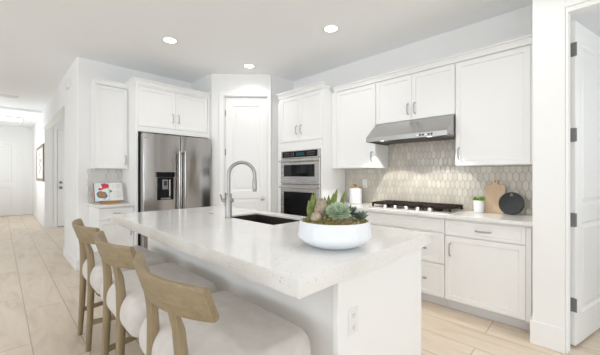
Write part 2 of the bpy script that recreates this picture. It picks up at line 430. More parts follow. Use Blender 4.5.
# ------------------------------------------------------------------ doors
def door_leaf(b, x0, x1, z0, z1, yf, t, fields, depth=0.011):
    """one slab facing -y with sunk, raised-edge fields; both faces worked"""
    b.box(x0, x1, yf + depth, yf + t - depth, z0, z1)
    for sgn in (0, 1):
        ya, yb = (yf, yf + depth) if sgn == 0 else (yf + t - depth, yf + t)
        fx0, fx1 = fields[0][0], fields[0][1]
        b.box(x0, fx0, ya, yb, z0, z1); b.box(fx1, x1, ya, yb, z0, z1)
        zs = z0
        for (a, c, za, zb) in fields:
            b.box(fx0, fx1, ya, yb, zs, za); zs = zb
        b.box(fx0, fx1, ya, yb, zs, z1)
        for (a, c, za, zb) in fields:       # sloping sticking and raised centre
            y_out = yf if sgn == 0 else yf + t; y_in = yf + depth if sgn == 0 else yf + t - depth
            def ring(m, y): return [(a + m, y, za + m), (c - m, y, za + m), (c - m, y, zb - m), (a + m, y, zb - m)]
            ym = y_in + (y_out - y_in) * 0.55
            b.loft([ring(0.03, y_in), ring(0.055, ym)])
            b.loft([ring(-0.001, y_out), ring(0.014, y_in)], cap=False)
def knob(name, parent, x, z, yf, m, scale=1.0):
    b = B()
    prof = [(0.032, 0), (0.032, 0.006), (0.012, 0.010), (0.011, 0.028), (0.024, 0.036), (0.029, 0.048), (0.026, 0.058), (0.012, 0.064)]
    rings = [[Vector((x + r * scale * math.cos(2 * PI * k / 20), yf - h * scale, z + r * scale * math.sin(2 * PI * k / 20))) for k in range(20)] for r, h in prof]
    b.loft(rings); return b.build(name, m, parent, True)

# pantry door, closed, on the diagonal wall
dr = sroot('door_1', (PA[0], PA[1], 0), ANG)
b = B(); door_leaf(b, D0, D1, 0.012, DH - 0.004, 0.022, 0.036, [(D0 + 0.115, D1 - 0.115, 0.22, 0.93), (D0 + 0.115, D1 - 0.115, 1.05, 2.395)])
b.build('door_leaf', M_DOOR, dr)
knob('door_handle', dr, D1 - 0.07, 0.925, 0.022, M_NICKEL)
for z in (0.25, 0.97, 1.66, 2.28):
    B().box(D0 - 0.014, D0 + 0.010, 0.008, 0.0215, z - 0.05, z + 0.05, 0.002).build('hinge', M_HINGE, dr)
tr = sroot('trim_2', (PA[0], PA[1], 0), ANG)
b = B(); b.box(D0 - 0.09, D0 - 0.012, -0.018, 0.0, 0, DH + 0.012, 0.004); b.box(D1 + 0.012, DL - 0.002, -0.018, 0.0, 0, DH + 0.012, 0.004)
b.box(D0 - 0.09, DL - 0.002, -0.02, 0.0, DH + 0.012, DH + 0.092, 0.004); b.build('casing', M_TRIM, tr)
b = B(); b.box(D0 - 0.012, D0 - 0.003, 0, 0.1, 0, DH); b.box(D1 + 0.003, D1 + 0.012, 0, 0.1, 0, DH); b.box(D0 - 0.012, D1 + 0.012, 0, 0.1, DH + 0.003, DH + 0.012); b.build('jamb', M_TRIM, tr)
b = B(); b.box(0.01, D0 - 0.09, -0.015, 0, 0, 0.135, 0.004); b.build('skirting', M_TRIM, tr)

# open door on the right: hinged on the left jamb, swung into the side room
HX, HY = 3.008, 0.087
dd = Vector((0.966, -0.258, 0)).normalized(); DANG = math.atan2(dd.y, dd.x)
dr = sroot('door_2', (HX, HY, 0), DANG)
W2, H2 = 0.80, 2.44
b = B(); door_leaf(b, 0.0, W2, 0.018, H2, 0.0, 0.036, [(0.12, W2 - 0.12, 0.24, 0.93), (0.12, W2 - 0.12, 1.06, 2.30)])
b.build('door_leaf', M_DOOR, dr)
knob('door_handle', dr, W2 - 0.07, 0.95, 0.0, M_NICKEL)
for z in (0.32, 0.955, 1.59, 2.228):
    b = B(); b.box(-0.0035, -0.0005, 0.001, 0.035, z - 0.052, z + 0.052, 0.001); b.tube([(-0.004, -0.004, z - 0.05), (-0.004, -0.004, z + 0.05)], 0.006, 10)
    b.build('hinge', M_HINGE, dr, True)
yj = 0.137
b = B(); b.box(XP + 0.012, XP + 0.119, yj - 0.014, yj - 0.001, 0, 2.47); b.box(XP + 0.012, XP + 0.119, -0.719, -0.706, 0, 2.47); b.box(XP + 0.012, XP + 0.119, -0.719, yj - 0.001, 2.47, 2.504)
b.box(XP + 0.055, XP + 0.085, yj - 0.024, yj - 0.012, 0, 2.47)
struct(b.build('trim_3', M_TRIM))

# hall doors
dr = sroot('door_3', (1.02, 9.6, 0), 0)
b = B(); door_leaf(b, 0.0, 0.86, 0.012, 2.44, -0.03, 0.028, [(0.12, 0.74, 0.24, 0.93), (0.12, 0.74, 1.06, 2.30)]); b.build('door_leaf', M_DOOR, dr)
knob('door_handle', dr, 0.065, 0.99, -0.03, M_DARKSTEEL, 1.15)
knob('deadbolt', dr, 0.065, 1.12, -0.03, M_DARKSTEEL, 1.0)
B().box(-0.004, 0.87, -0.06, -0.002, 0, 0.011).build('threshold', M_DARKSTEEL, dr)
b = B(); b.box(0.95, 1.012, 9.575, 9.599, 0, 2.449); b.box(0.95, 2.0, 9.575, 9.599, 2.45, 2.53); struct(b.build('trim_4', M_TRIM))
dr = sroot('door_4', (-0.55, 13.4, 0), 0)
b = B(); door_leaf(b, 0.0, 0.95, 0.012, 2.44, -0.03, 0.028, [(0.13, 0.82, 0.24, 0.93), (0.13, 0.82, 1.06, 2.30)]); b.build('door_leaf', M_DOOR, dr)
knob('door_handle', dr, 0.07, 0.99, -0.03, M_DARKSTEEL)
b = B(); b.box(0.404, 0.49, 13.375, 13.399, 0, 2.449); b.box(-0.64, 0.49, 13.375, 13.399, 2.45, 2.53); b.box(-0.64, -0.554, 13.375, 13.399, 0, 2.449); struct(b.build('trim_5', M_TRIM))

# ------------------------------------------------------------------ cabinetry helpers (local: faces -y, x to the right)
def pull(parent, x, z, yf, length=0.115, vertical=True, m=None, name='handle'):
    m = m or M_NICKEL; b = B(); h = length / 2
    def P(s, d): return (x, yf - d, z + s) if vertical else (x + s, yf - d, z)
    pts = [P(-h, 0.0), P(-h, 0.012), P(-h * 0.93, 0.024), P(-h * 0.7, 0.03), P(0, 0.032), P(h * 0.7, 0.03), P(h * 0.93, 0.024), P(h, 0.012), P(h, 0.0)]
    b.tube(pts, [0.008, 0.007, 0.0068, 0.0068, 0.0072, 0.0068, 0.0068, 0.007, 0.008], 8)
    return b.build(name, m, parent, True)
def small_knob(parent, x, z, yf):
    b = B(); prof = [(0.006, 0), (0.006, 0.014), (0.015, 0.018), (0.016, 0.025), (0.010, 0.029)]
    b.loft([[Vector((x + 1.25 * r * math.cos(2 * PI * k / 16), yf - h, z + 0.8 * r * math.sin(2 * PI * k / 16))) for k in range(16)] for r, h in prof])
    return b.build('knob', M_NICKEL, parent, True)
T = 0.02
def cab_door(root, x0, x1, z0, z1, handle=None, rail=0.062, name='door'):
    d = B().panel(x0, x1, z0, z1, -T, T - 0.0008, rail).build(name, M_CAB, root)
    if handle: pull(d, *handle[:2], -T, vertical=(handle[2] == 'v'))
    return d
def crown_profile(zb, zt, out):
    # (y, z) section of a crown moulding standing on a face at y=0
    return [(0.02, zb), (-T - 0.004, zb), (-T - 0.006, zb + 0.3 * (zt - zb)), (-T - out * 0.55, zb + 0.72 * (zt - zb)), (-T - out, zb + 0.8 * (zt - zb)), (-T - out, zt), (0.02, zt)]
def crown(b, x0, x1, zb, zt, out, left_ret=0.0, right_ret=0.0):
    """moulding along the front, mitred, with returns of the given depth along the sides"""
    prof = crown_profile(zb, zt, out)
    def at(side, d):     # ring at the mitre; d = depth for the end of a return
        ring = []
        for (y, z) in prof:
            o_ = -y - T
            ring.append((y, z, o_))
        return ring
    rings = []
    if left_ret: rings.append([(x0 - max(o_, -0.01), left_ret, z) for (y, z, o_) in at(0, 0)])
    rings.append([(x0 - (max(o_, -0.01) if left_ret else 0), y, z) for (y, z, o_) in at(0, 0)])
    rings.append([(x1 + (max(o_, -0.01) if right_ret else 0), y, z) for (y, z, o_) in at(0, 0)])
    if right_ret: rings.append([(x1 + max(o_, -0.01), right_ret, z) for (y, z, o_) in at(0, 0)])
    return b.loft(rings)

RNG = -PI / 2     # rotation that turns local -y to world -x (range wall units)
def on_range(xface, yleft): return (xface, yleft, 0)

# ---- base cabinets on the range wall.  door fronts at x = 3.0
XB = 3.02
def base_unit(label, yl, yr, layout, group='white base cabinets on the cooktop wall', end_panel=False):
    root = thing('base_cabinet', label, 'cabinet', (XB, yl, 0), RNG, group)
    W = yl - yr; g = 0.0025
    b = B(); b.box(0.0005, W - 0.0005, 0.0, 0.503, 0.097, 0.882); b.build('body', M_CAB, root)
    b = B(); b.box(0.0005, W - 0.0005, 0.06, 0.075, 0.0, 0.0965); b.build('toe_kick', M_KICK, root)
    layout(root, W, g)
    return root
def lay_door_drawer(root, W, g):
    end = 0.038
    d = B().panel(g, W - end, 0.722, 0.862, -T, T - 0.0008, 0.035).build('drawer', M_CAB, root); pull(d, W / 2 - 0.01, 0.79, -T, 0.115, False)
    cab_door(root, g, W - end, 0.108, 0.712, (0.05, 0.585, 'v'))
    B().box(W - end + 0.003, W - 0.001, -T, -0.0005, 0.098, 0.862, 0.001).build('end_filler', M_CAB, root)
def lay_cooktop(root, W, g):
    B().panel(g, W - g, 0.737, 0.862, -T, T - 0.0008, 0.035).build('false_front', M_CAB, root)
    for z0, z1, zk in ((0.433, 0.727, 0.568), (0.108, 0.423, 0.268)):
        d = B().panel(g, W - g, z0, z1, -T, T - 0.0008, 0.05).build('drawer', M_CAB, root)
        small_knob(d, 0.18, zk, -T); small_knob(d, W - 0.18, zk, -T)
def lay_two_doors(root, W, g):
    for x0, x1, hx in ((g, W / 2 - g / 2, W / 2 - 0.05), (W / 2 + g / 2, W - g, W / 2 + 0.05)):
        d = B().panel(x0, x1, 0.722, 0.862, -T, T - 0.0008, 0.035).build('drawer', M_CAB, root); pull(d, (x0 + x1) / 2, 0.79, -T, 0.1, False)
        cab_door(root, x0, x1, 0.108, 0.712, (hx, 0.585, 'v'))
base_unit('white base cabinet with one drawer over one door, beside the open doorway', 1.006, 0.345, lay_door_drawer)
base_unit('white base cabinet of wide drawers with small knobs under the gas cooktop', 1.906, 1.008, lay_cooktop)
base_unit('white base cabinet between the cooktop and the oven tower, behind the succulent bowl', 2.548, 1.908, lay_two_doors)
wt = B(); wt.box(2.966, 3.5285, 0.3275, 2.5495, 0.8835, 0.9145, 0.0025, 2)
tag(wt.build('countertop', M_QUARTZ), 'white speckled quartz countertop under the tiled backsplash and cooktop', 'countertop')
# backsplash
b = B(); b.box(3.521, 3.5295, 0.3275, 2.549, 0.9155, 1.381); b.box(3.521, 3.5295, 0.979, 1.869, 1.381, 1.90)
tag(b.build('backsplash', M_TILE), 'beige elongated hexagon tile backsplash behind the gas cooktop', 'backsplash')

# ---- upper cabinets on the range wall, door fronts at x = 3.204
XU = 3.224
def upper_unit(label, yl, yr, z0, z1, doors):
    root = thing('wall_cabinet', label, 'cabinet', (XU, yl, 0), RNG, 'white wall cabinets beside the range hood')
    if doors[0][0] > 0.05: B().box(0.001, doors[0][0] - 0.003, -T, -0.0005, z0, z1).build('filler', M_CAB, root)
    W = yl - yr
    B().box(0.0005, W - 0.0005, 0, XR - XU - 0.002, z0, z1).build('body', M_CAB, root)
    for (x0, x1, h) in doors: cab_door(root, x0, x1, z0 + 0.003, z1 - 0.012, h)
    return root
UB, UT = 1.385, 2.42
upper_unit('tall white wall cabinet left of the range hood, above the white canister', 2.549, 1.871, UB, UT, [(0.09, 0.675, (0.63, 1.52, 'v'))])
upper_unit('short two-door white wall cabinet directly above the range hood', 1.869, 0.977, 1.905, UT, [(0.003, 0.4435, (0.407, 2.03, 'v')), (0.4465, 0.889, (0.484, 2.03, 'v'))])
upper_unit('wide white wall cabinet right of the range hood, above the cutting boards', 0.975, 0.332, UB, UT, [(0.003, 0.598, (0.035, 1.505, 'v'))])
root = thing('crown_molding', 'white crown molding running along the top of the cabinets above the hood', 'molding', (XU, 2.549, 0), RNG)
b = B(); crown(b, 0.045, 2.549 - 0.332, UT + 0.0005, UT + 0.066, 0.035); b.box(0.045, 2.549 - 0.332, 0.02, 0.3, UT + 0.0005, UT + 0.02); b.build('molding_strip', M_CAB, root)

# ---- oven tower
XT = 3.028; TL, TR = 3.43, 2.5505; TW = TL - TR; TD = XR - XT - 0.002; TTOP = 2.455
root = thing('oven_cabinet', 'tall white cabinet housing the steel double wall oven', 'cabinet', (XT, TL, 0), RNG)
b = B(); b.box(0, 0.055, 0, TD, 0.0, TTOP); b.box(TW - 0.02, TW, 0, TD, 0.0, TTOP); b.box(0.055, TW - 0.02, 0, TD, 1.66, TTOP)
b.box(0.055, TW - 0.02, 0, TD, 0.115, 0.40); b.box(0.055, TW - 0.02, TD - 0.02, TD, 0.40, 1.66)
b.box(-0.198, -0.001, 0.14, 0.16, 0.0, TTOP); b.build('body', M_CAB, root)
b = B(); b.box(0.004, TW - 0.002, -T, -0.0005, 1.655, 1.775, 0.0015); b.box(0.004, 0.073, -T, -0.0005, 0.40, 1.654, 0.0015); b.box(TW - 0.027, TW - 0.002, -T, -0.0005, 0.40, 1.654, 0.0015)
b.build('face_frame', M_CAB, root)
cab_door(root, 0.06, 0.4435, 1.785, TTOP - 0.02, (0.40, 1.945, 'v')); cab_door(root, 0.4465, TW - 0.003, 1.785, TTOP - 0.02, (0.492, 1.945, 'v'))
B().box(0.004, 0.056, -T, -0.0005, 1.785, TTOP - 0.02, 0.001).build('stile', M_CAB, root)
d = B().panel(0.004, TW - 0.003, 0.128, 0.392, -T, T - 0.0008, 0.05).build('drawer', M_CAB, root); pull(d, TW / 2, 0.26, -T, 0.115, False)
b = B(); crown(b, 0.0, TW, TTOP, TTOP + 0.075, 0.04, 0.0, 0.13); b.build('crown_molding', M_CAB, root)

ov = thing('wall_oven', 'stainless double wall oven with black glass windows built into tall cabinet', 'oven', (XT, TL, 0), RNG)
o0, o1 = 0.076, 0.849
b = B(); b.box(o0 + 0.004, o1 - 0.004, 0.001, 0.45, 0.41, 1.648); b.build('chassis', M_DARKSTEEL, ov)
b = B(); b.box(o0, o1, -0.034, 0.0, 1.538, 1.652, 0.003); b.build('control_panel', M_STEELX, ov)
cp = B().box(o0 + 0.035, o1 - 0.045, -0.037, -0.0345, 1.553, 1.64).build('control_glass', M_BLKGLASS, ov)
B().box(0.40, 0.56, -0.0385, -0.0372, 1.575, 1.622).build('display', M_DISPLAY, cp)
for x in (0.15, 0.19, 0.23, 0.30, 0.34, 0.62, 0.66, 0.70, 0.74):
    for z in (1.58, 1.61): B().box(x, x + 0.018, -0.0383, -0.0372, z, z + 0.006).build('key', M_KEY, cp)
def oven_door(z0, z1, w0, w1, hz):
    d = B().box(o0, o1, -0.045, -0.001, z0, z1, 0.004).build('oven_door', M_STEELX, ov)
    B().box(o0 + 0.075, o1 - 0.085, -0.0475, -0.0455, w0, w1).build('window', M_BLKGLASS, d)
    b = B(); b.tube([(o0 + 0.03, -0.092, hz), (o1 - 0.03, -0.092, hz)], 0.0125, 14)
    for x in (o0 + 0.06, o1 - 0.06): b.tube([(x, -0.0455, hz), (x, -0.088, hz)], 0.009, 10)
    b.build('handle', M_STEELX, d, True)
oven_door(1.168, 1.532, 1.275, 1.445, 1.497)
oven_door(0.415, 1.160, 0.55, 1.055, 1.118)

# ---- range hood
root = thing('range_hood', 'stainless under-cabinet range hood above the gas cooktop', 'hood', (XU, 1.866, 0), RNG)
HW = 0.886; yb = XR - XU - 0.012
yf = 2.983 - XU
b = B(); b.prism([(yb, 1.902), (-0.02, 1.902), (yf, 1.722), (yf, 1.675), (yf + 0.018, 1.675), (yf + 0.018, 1.690), (yb, 1.690)], 'x', 0.0, HW)
b.build('canopy', M_STEELH, root)
for x in (0.004, HW - 0.012): B().box(x, x + 0.008, yf + 0.02, yb, 1.672, 1.689).build('side_rim', M_DARKSTEEL, root)
for k in range(3):
    b = B(); x0 = 0.03 + k * 0.285
    b.box(x0, x0 + 0.265, yf + 0.12, yb - 0.05, 1.684, 1.6895)
    for j in range(9): b.box(x0 + 0.012 + j * 0.028, x0 + 0.026 + j * 0.028, yf + 0.13, yb - 0.06, 1.680, 1.6838)
    b.build('filter', M_DARKSTEEL, root)
for x in (0.16, HW - 0.20):
    l = B().disc((x, yf + 0.066, 1.686), (0, 0, 1), 0.033, 0.006, 24).build('lamp', M_HOODLAMP, root)
    ld = bpy.data.lights.new('hood_light', 'SPOT'); ld.energy = 15; ld.color = (1, 0.96, 0.88); ld.spot_size = math.radians(114); ld.spot_blend = 0.08; ld.shadow_soft_size = 0.02
    lo = bpy.data.objects.new('hood_light', ld); COL.objects.link(lo); lo.parent = root; lo.location = (x, yf + 0.066, 1.670)
p_ = B().box(0.56, 0.78, yf - 0.003, yf - 0.0005, 1.684, 1.712, 0.001).build('control_strip', M_STEELH, root)
for k in range(6):
    B().box(0.595 + k * 0.028, 0.612 + k * 0.028, yf - 0.007, yf - 0.0035, 1.690, 1.707, 0.001).build('button', M_BLACK if k % 3 else M_PLATE, p_)

# ---- gas cooktop
root = thing('gas_cooktop', 'black and steel five-burner gas cooktop set into the quartz counter', 'cooktop', (3.04, 1.882, 0.9155), RNG)
CW, CDP = 0.905, 0.47
B().box(0, CW, 0, CDP, 0.0, 0.010, 0.004, 2).build('tray', M_TRAY, root)
for (x, y, r) in ((0.16, 0.34, 0.045), (0.16, 0.15, 0.036), (CW / 2, 0.27, 0.058), (CW - 0.16, 0.34, 0.045), (CW - 0.16, 0.15, 0.036)):
    bb = B().lathe([(r + 0.012, 0.0105), (r + 0.012, 0.018), (r, 0.02), (r, 0.027), (r * 0.9, 0.031)], 24, (x, y, 0)).build('burner', M_IRON, root, True)
for k in range(3):
    x0 = 0.012 + k * 0.2965; x1 = x0 + 0.288; y0 = 0.088; y1 = CDP - 0.02; b = B(); zt = 0.060; hw = 0.009
    for x in (x0, x1): b.box(x - hw if x == x1 else x, x if x == x1 else x + 2 * hw, y0, y1, zt - 0.024, zt, 0.002)
    for y in (y0, (y0 + y1) / 2, y1): b.box(x0, x1, y - hw, y + hw, zt - 0.024, zt, 0.002)
    for f in (0.18, 0.34, 0.5, 0.66, 0.82): b.box(x0 + f * (x1 - x0) - hw, x0 + f * (x1 - x0) + hw, y0, y1, zt - 0.012, zt + 0.002, 0.002)
    for yy in (0.25, 0.75): b.box(x0, x1, y0 + yy * (y1 - y0) - hw, y0 + yy * (y1 - y0) + hw, zt - 0.012, zt + 0.002, 0.002)
    for x in (x0 + 0.008, x1 - 0.012):
        for y in (y0, y1): b.box(x - 0.008, x + 0.010, y - 0.009, y + 0.009, 0.0102, zt - 0.014, 0.002)
    b.build('grate', M_IRON, root)
for k in range(5):
    x = CW / 2 + (k - 2) * 0.125
    B().lathe([(0.026, 0.0105), (0.026, 0.014), (0.022, 0.016), (0.021, 0.038), (0.017, 0.041)], 20, (x, 0.045, 0)).build('knob', M_TRAY, root, True)

# ---- refrigerator cabinet on the back wall: door fronts at y = 4.33
YC = 4.35; FX0 = 1.272
root = thing('refrigerator_cabinet', 'white surround cabinet with two doors above the steel refrigerator', 'cabinet', (FX0, YC, 0))
FW = PA[0] - FX0 - 0.002; FD = YF - YC - 0.002; FT = 2.515
b = B(); b.box(0, 0.028, -T, FD, 0, FT, 0.001); b.build('side_panel', M_CAB, root)
b = B(); b.box(FW - 0.03, FW, -T, FD, 0, FT, 0.001); b.build('side_panel', M_CAB, root)
b = B(); b.box(0.0285, FW - 0.0305, 0, FD, 1.915, FT - 0.0005); b.build('body', M_CAB, root)
B().box(0.0285, FW - 0.0305, -T, -0.0005, 1.885, 1.955, 0.001).build('bottom_rail', M_CAB, root); B().box(0.0285, FW - 0.0305, -T, -0.0005, FT - 0.02, FT - 0.001, 0.001).build('top_rail', M_CAB, root)
xm = 0.531
cab_door(root, 0.03, xm - 0.0015, 1.96, FT - 0.023, (xm - 0.042, 2.115, 'v')); cab_door(root, xm + 0.0015, FW - 0.048, 1.96, FT - 0.023, (xm + 0.042, 2.115, 'v'))
b = B(); crown(b, 0.0, FW, FT + 0.0005, FT + 0.075, 0.04, FD - 0.002, 0.0); b.box(0.01, FW, 0.02, FD, FT + 0.0005, FT + 0.02); b.build('crown_molding', M_CAB, root)

# ---- refrigerator
FRY = 4.20; fx0, fx1, fxm = 1.322, 2.297, 1.826
root = thing('refrigerator', 'stainless french-door refrigerator with black water dispenser', 'refrigerator', ((fx0 + fx1) / 2, 4.5, 0))
ox, oy = (fx0 + fx1) / 2, 4.5
def L(b): # world to local shift
    for v in b.bm.verts: v.co -= Vector((ox, oy, 0))
    return b
b = B(); b.box(fx0, fx1, 4.29, 4.93, 0.02, 1.835, 0.004); L(b).build('body', M_DARKSTEEL, root)
b = B(); b.box(fx0 + 0.01, fx1 - 0.01, 4.285, 4.33, 0.005, 0.075); L(b).build('base_grille', M_BLACK, root)
def fridge_door(x0, x1, z0, z1):
    b = B(); n = 14; front = []
    for i in range(n + 1):
        f = i / n; x = x0 + f * (x1 - x0)
        e = min(f, 1 - f) * (x1 - x0)
        r = 0.02
        y = FRY + (r - math.sqrt(max(0, r * r - (r - e) ** 2)) if e < r else 0) - 0.012 * math.sin(PI * f) ** 0.8
        front.append((x, y))
    xs = sorted(set([x0 + 0.001, x0 + 0.003, x0 + 0.008] + [p[0] for p in front] + [x1 - 0.008, x1 - 0.003, x1 - 0.001]))
    poly = []
    for x in xs:
        f = (x - x0) / (x1 - x0); e = min(x - x0, x1 - x); r = 0.014
        y = FRY + (r - math.sqrt(max(0, r * r - (r - e) ** 2)) if e < r else 0) - 0.007 * math.sin(PI * f) - 0.0006 * math.sin(2.6 * PI * f)
        poly.append((x, y))
    poly += [(x1, 4.283), (x0, 4.283)]
    b.prism(poly, 'z', z0, z1)
    return b
d1 = L(fridge_door(fx0, fxm - 0.003, 0.735, 1.852)).build('door', M_STEEL, root, True, 30)
d2 = L(fridge_door(fxm + 0.003, fx1, 0.735, 1.852)).build('door', M_STEEL, root, True, 30)
d3 = L(fridge_door(fx0, fx1, 0.08, 0.725)).build('freezer_drawer', M_STEEL, root, True, 30)
M_HND = M_STEEL
for d, x in ((d1, fxm - 0.045), (d2, fxm + 0.036)):
    b = B(); b.tube([(x, FRY - 0.065, 0.78), (x, FRY - 0.065, 1.635)], 0.0145, 16)
    for z in (0.81, 1.605): b.tube([(x, FRY + 0.002, z), (x, FRY - 0.062, z)], [0.013, 0.011], 12)
    L(b).build('handle', M_HND, d, True)
b = B(); b.tube([(fx0 + 0.08, FRY - 0.065, 0.65), (fx1 - 0.08, FRY - 0.065, 0.65)], 0.0145, 16)
for x in (fx0 + 0.12, fx1 - 0.12): b.tube([(x, FRY + 0.002, 0.65), (x, FRY - 0.062, 0.65)], [0.013, 0.011], 12)
L(b).build('handle', M_STEELX, d3, True)
for x in (fx0 + 0.06, fx1 - 0.06):
    L(B().box(x - 0.045, x + 0.045, 4.26, 4.34, 1.853, 1.868, 0.003)).build('hinge_cover', M_DARKSTEEL, root)
L(B().box(fx0 + 0.02, fx0 + 0.05, FRY - 0.0105, FRY - 0.003, 1.79, 1.80)).build('badge', M_DARKSTEEL, d1)
# dispenser: control head, cavity, spout, paddle, tray
dp = L(B().box(1.495, 1.715, FRY - 0.016, FRY - 0.004, 0.955, 1.265, 0.002)).build('dispenser', M_BLKGLASS, root)
L(B().box(1.482, 1.728, FRY - 0.030, FRY - 0.006, 1.268, 1.336, 0.004)).build('control_head', M_BLKGLASS, dp)
L(B().box(1.535, 1.675, FRY - 0.0185, FRY - 0.0165, 0.985, 1.235)).build('recess', M_BLKGLASS, dp)
b = B(); b.box(1.56, 1.635, FRY - 0.027, FRY - 0.019, 1.10, 1.235, 0.003); L(b).build('ice_chute', M_DARKSTEEL, dp)
b = B(); b.box(1.578, 1.618, FRY - 0.030, FRY - 0.0275, 1.15, 1.215, 0.001); L(b).build('paddle', M_BLACK, dp)
b = B(); b.box(1.652, 1.668, FRY - 0.026, FRY - 0.019, 1.0, 1.235, 0.002); L(b).build('water_nozzle', M_STEELX, dp)
b = B(); b.box(1.54, 1.67, FRY - 0.034, FRY - 0.0165, 0.962, 0.982, 0.002); L(b).build('drip_tray', M_DARKSTEEL, dp)

# ---- left wall cabinet and base cabinet beside the refrigerator
LX0, LX1 = 0.886, FX0 - 0.002; YU = 4.676
root = thing('wall_cabinet', 'narrow white wall cabinet left of the refrigerator, above the cookbook', 'cabinet', (LX0, YU, 0))
W = LX1 - LX0; D = YF - YU - 0.002; LT = 2.505
B().box(0, W, 0, D, UB, LT, 0.0).build('body', M_CAB, root)
cab_door(root, 0.003, W - 0.003, UB + 0.003, LT - 0.01, (W - 0.035, 1.505, 'v'), 0.06)
b = B(); crown(b, 0.0, W, LT + 0.0005, LT + 0.07, 0.035, D, 0.0); b.box(0.01, W, 0.02, D, LT + 0.0005, LT + 0.02); b.build('crown_molding', M_CAB, root)
YB2 = 4.42; BX0 = 0.868
root = thing('base_cabinet', 'narrow white base cabinet left of the refrigerator, below the cookbook', 'cabinet', (BX0, YB2, 0))
W = FX0 - 0.002 - BX0; D = YF - YB2 - 0.003
B().box(0, W, 0, D, 0.115, 0.882).build('body', M_CAB, root)
B().box(0, W, 0.06, 0.075, 0.0, 0.1145).build('toe_kick', M_KICK, root)
d = B().panel(0.003, W - 0.003, 0.722, 0.865, -T, T - 0.0008, 0.035).build('drawer', M_CAB, root); pull(d, W / 2, 0.80, -T, 0.07, False)
cab_door(root, 0.003, W - 0.003, 0.128, 0.712, (W - 0.04, 0.56, 'v'))
tag(B().box(0.835, FX0 - 0.002, 4.37, YF - 0.001, 0.8835, 0.9145, 0.0025, 2).build('countertop', M_QUARTZ), 'small white quartz countertop holding the open cookbook, left of the refrigerator', 'countertop')
tag(B().box(0.85, FX0 - 0.002, YF - 0.009, YF - 0.0005, 0.9155, UB - 0.001).build('backsplash', M_TILEX), 'small pale grey tile backsplash behind the open cookbook', 'backsplash')

# ------------------------------------------------------------------ island
IX0, IX1, IY0, IY1 = 0.747, 1.95, 0.742, 3.285
root = thing('kitchen_island', 'large white kitchen island base under the thick quartz top, behind the stools', 'island', ((IX0 + IX1) / 2, (IY0 + IY1) / 2, 0))
ox, oy = (IX0 + IX1) / 2, (IY0 + IY1) / 2
SX0, SX1, SY0, SY1 = 1.452, 1.80, 1.712, 2.385
def slab_hole(x, y, z0, z1):
    b = B(); V = {}
    for k, z in enumerate((z0, z1)):
        for i in range(4):
            for j in range(4): V[i, j, k] = b.bm.verts.new((x[i], y[j], z))
    for i in range(3):
        for j in range(3):
            if (i, j) == (1, 1): continue
            for k in (0, 1): b.bm.faces.new((V[i, j, k], V[i + 1, j, k], V[i + 1, j + 1, k], V[i, j + 1, k]))
    def wall(p, q): b.bm.faces.new((V[(*p, 0)], V[(*q, 0)], V[(*q, 1)], V[(*p, 1)]))
    for i in range(3):
        wall((i, 0), (i + 1, 0)); wall((i, 3), (i + 1, 3)); wall((0, i), (0, i + 1)); wall((3, i), (3, i + 1))
    wall((1, 1), (2, 1)); wall((1, 2), (2, 2)); wall((1, 1), (1, 2)); wall((2, 1), (2, 2))
    bmesh.ops.recalc_face_normals(b.bm, faces=b.bm.faces)
    es = [e for e in b.bm.edges if len(e.link_faces) == 2 and e.calc_face_angle() > 1.0]
    bmesh.ops.bevel(b.bm, geom=es, offset=0.002, segments=2, affect='EDGES')
    return b
b = slab_hole([IX0, SX0 - 0.011, SX1 + 0.011, IX1], [IY0, SY0 - 0.011, SY1 + 0.011, IY1], 0.843, 0.915); L(b); ct = b.build('countertop', M_QUARTZ, None, loc=((IX0 + IX1) / 2, (IY0 + IY1) / 2, 0)); tag(ct, 'thick white speckled quartz island countertop overhanging the stools', 'countertop')
bx0, bx1, by0, by1 = 1.05, 1.91, 0.772, 3.20
b = B(); b.box(bx0, bx0 + 0.03, by0 + 0.03, by1 - 0.03, 0, 0.842, 0.001); L(b).build('back_panel', M_CAB, root)
b = B(); b.box(1.016, 1.882, by0, by0 + 0.03, 0, 0.842, 0.002); L(b).build('end_panel', M_CAB, root)
b = B(); b.box(bx0, bx1 - 0.02, by1 - 0.03, by1, 0, 0.842, 0.002); L(b).build('end_panel', M_CAB, root)
b = B(); b.box(1.85, 1.87, by0 + 0.03, by1 - 0.03, 0.1, 0.842); b.box(1.79, 1.80, by0 + 0.03, by1 - 0.03, 0, 0.1); b.box(bx0 + 0.03, 1.85, by0 + 0.03, by1 - 0.03, 0.1, 0.12); L(b).build('cabinet_face', M_CAB, root)

sk = thing('kitchen_sink', 'dark undermount sink set into the quartz island top', 'sink', ((SX0 + SX1) / 2, (SY0 + SY1) / 2, 0.62))
ox, oy = (SX0 + SX1) / 2, (SY0 + SY1) / 2
b = B(); t = 0.005; z0, z1 = 0.64, 0.902
b.box(SX0 - t, SX1 + t, SY0 - t, SY1 + t, z0 - t, z0)
b.box(SX0 - t, SX0, SY0 - t, SY1 + t, z0, z1); b.box(SX1, SX1 + t, SY0 - t, SY1 + t, z0, z1); b.box(SX0, SX1, SY0 - t, SY0, z0, z1); b.box(SX0, SX1, SY1, SY1 + t, z0, z1)
for v in b.bm.verts: v.co -= Vector((ox, oy, 0.62))
b.build('basin', M_SINK, sk)
B().lathe([(0.045, 0.0205), (0.045, 0.0235), (0.035, 0.0225)], 24).build('drain', M_DARKSTEEL, sk, True)

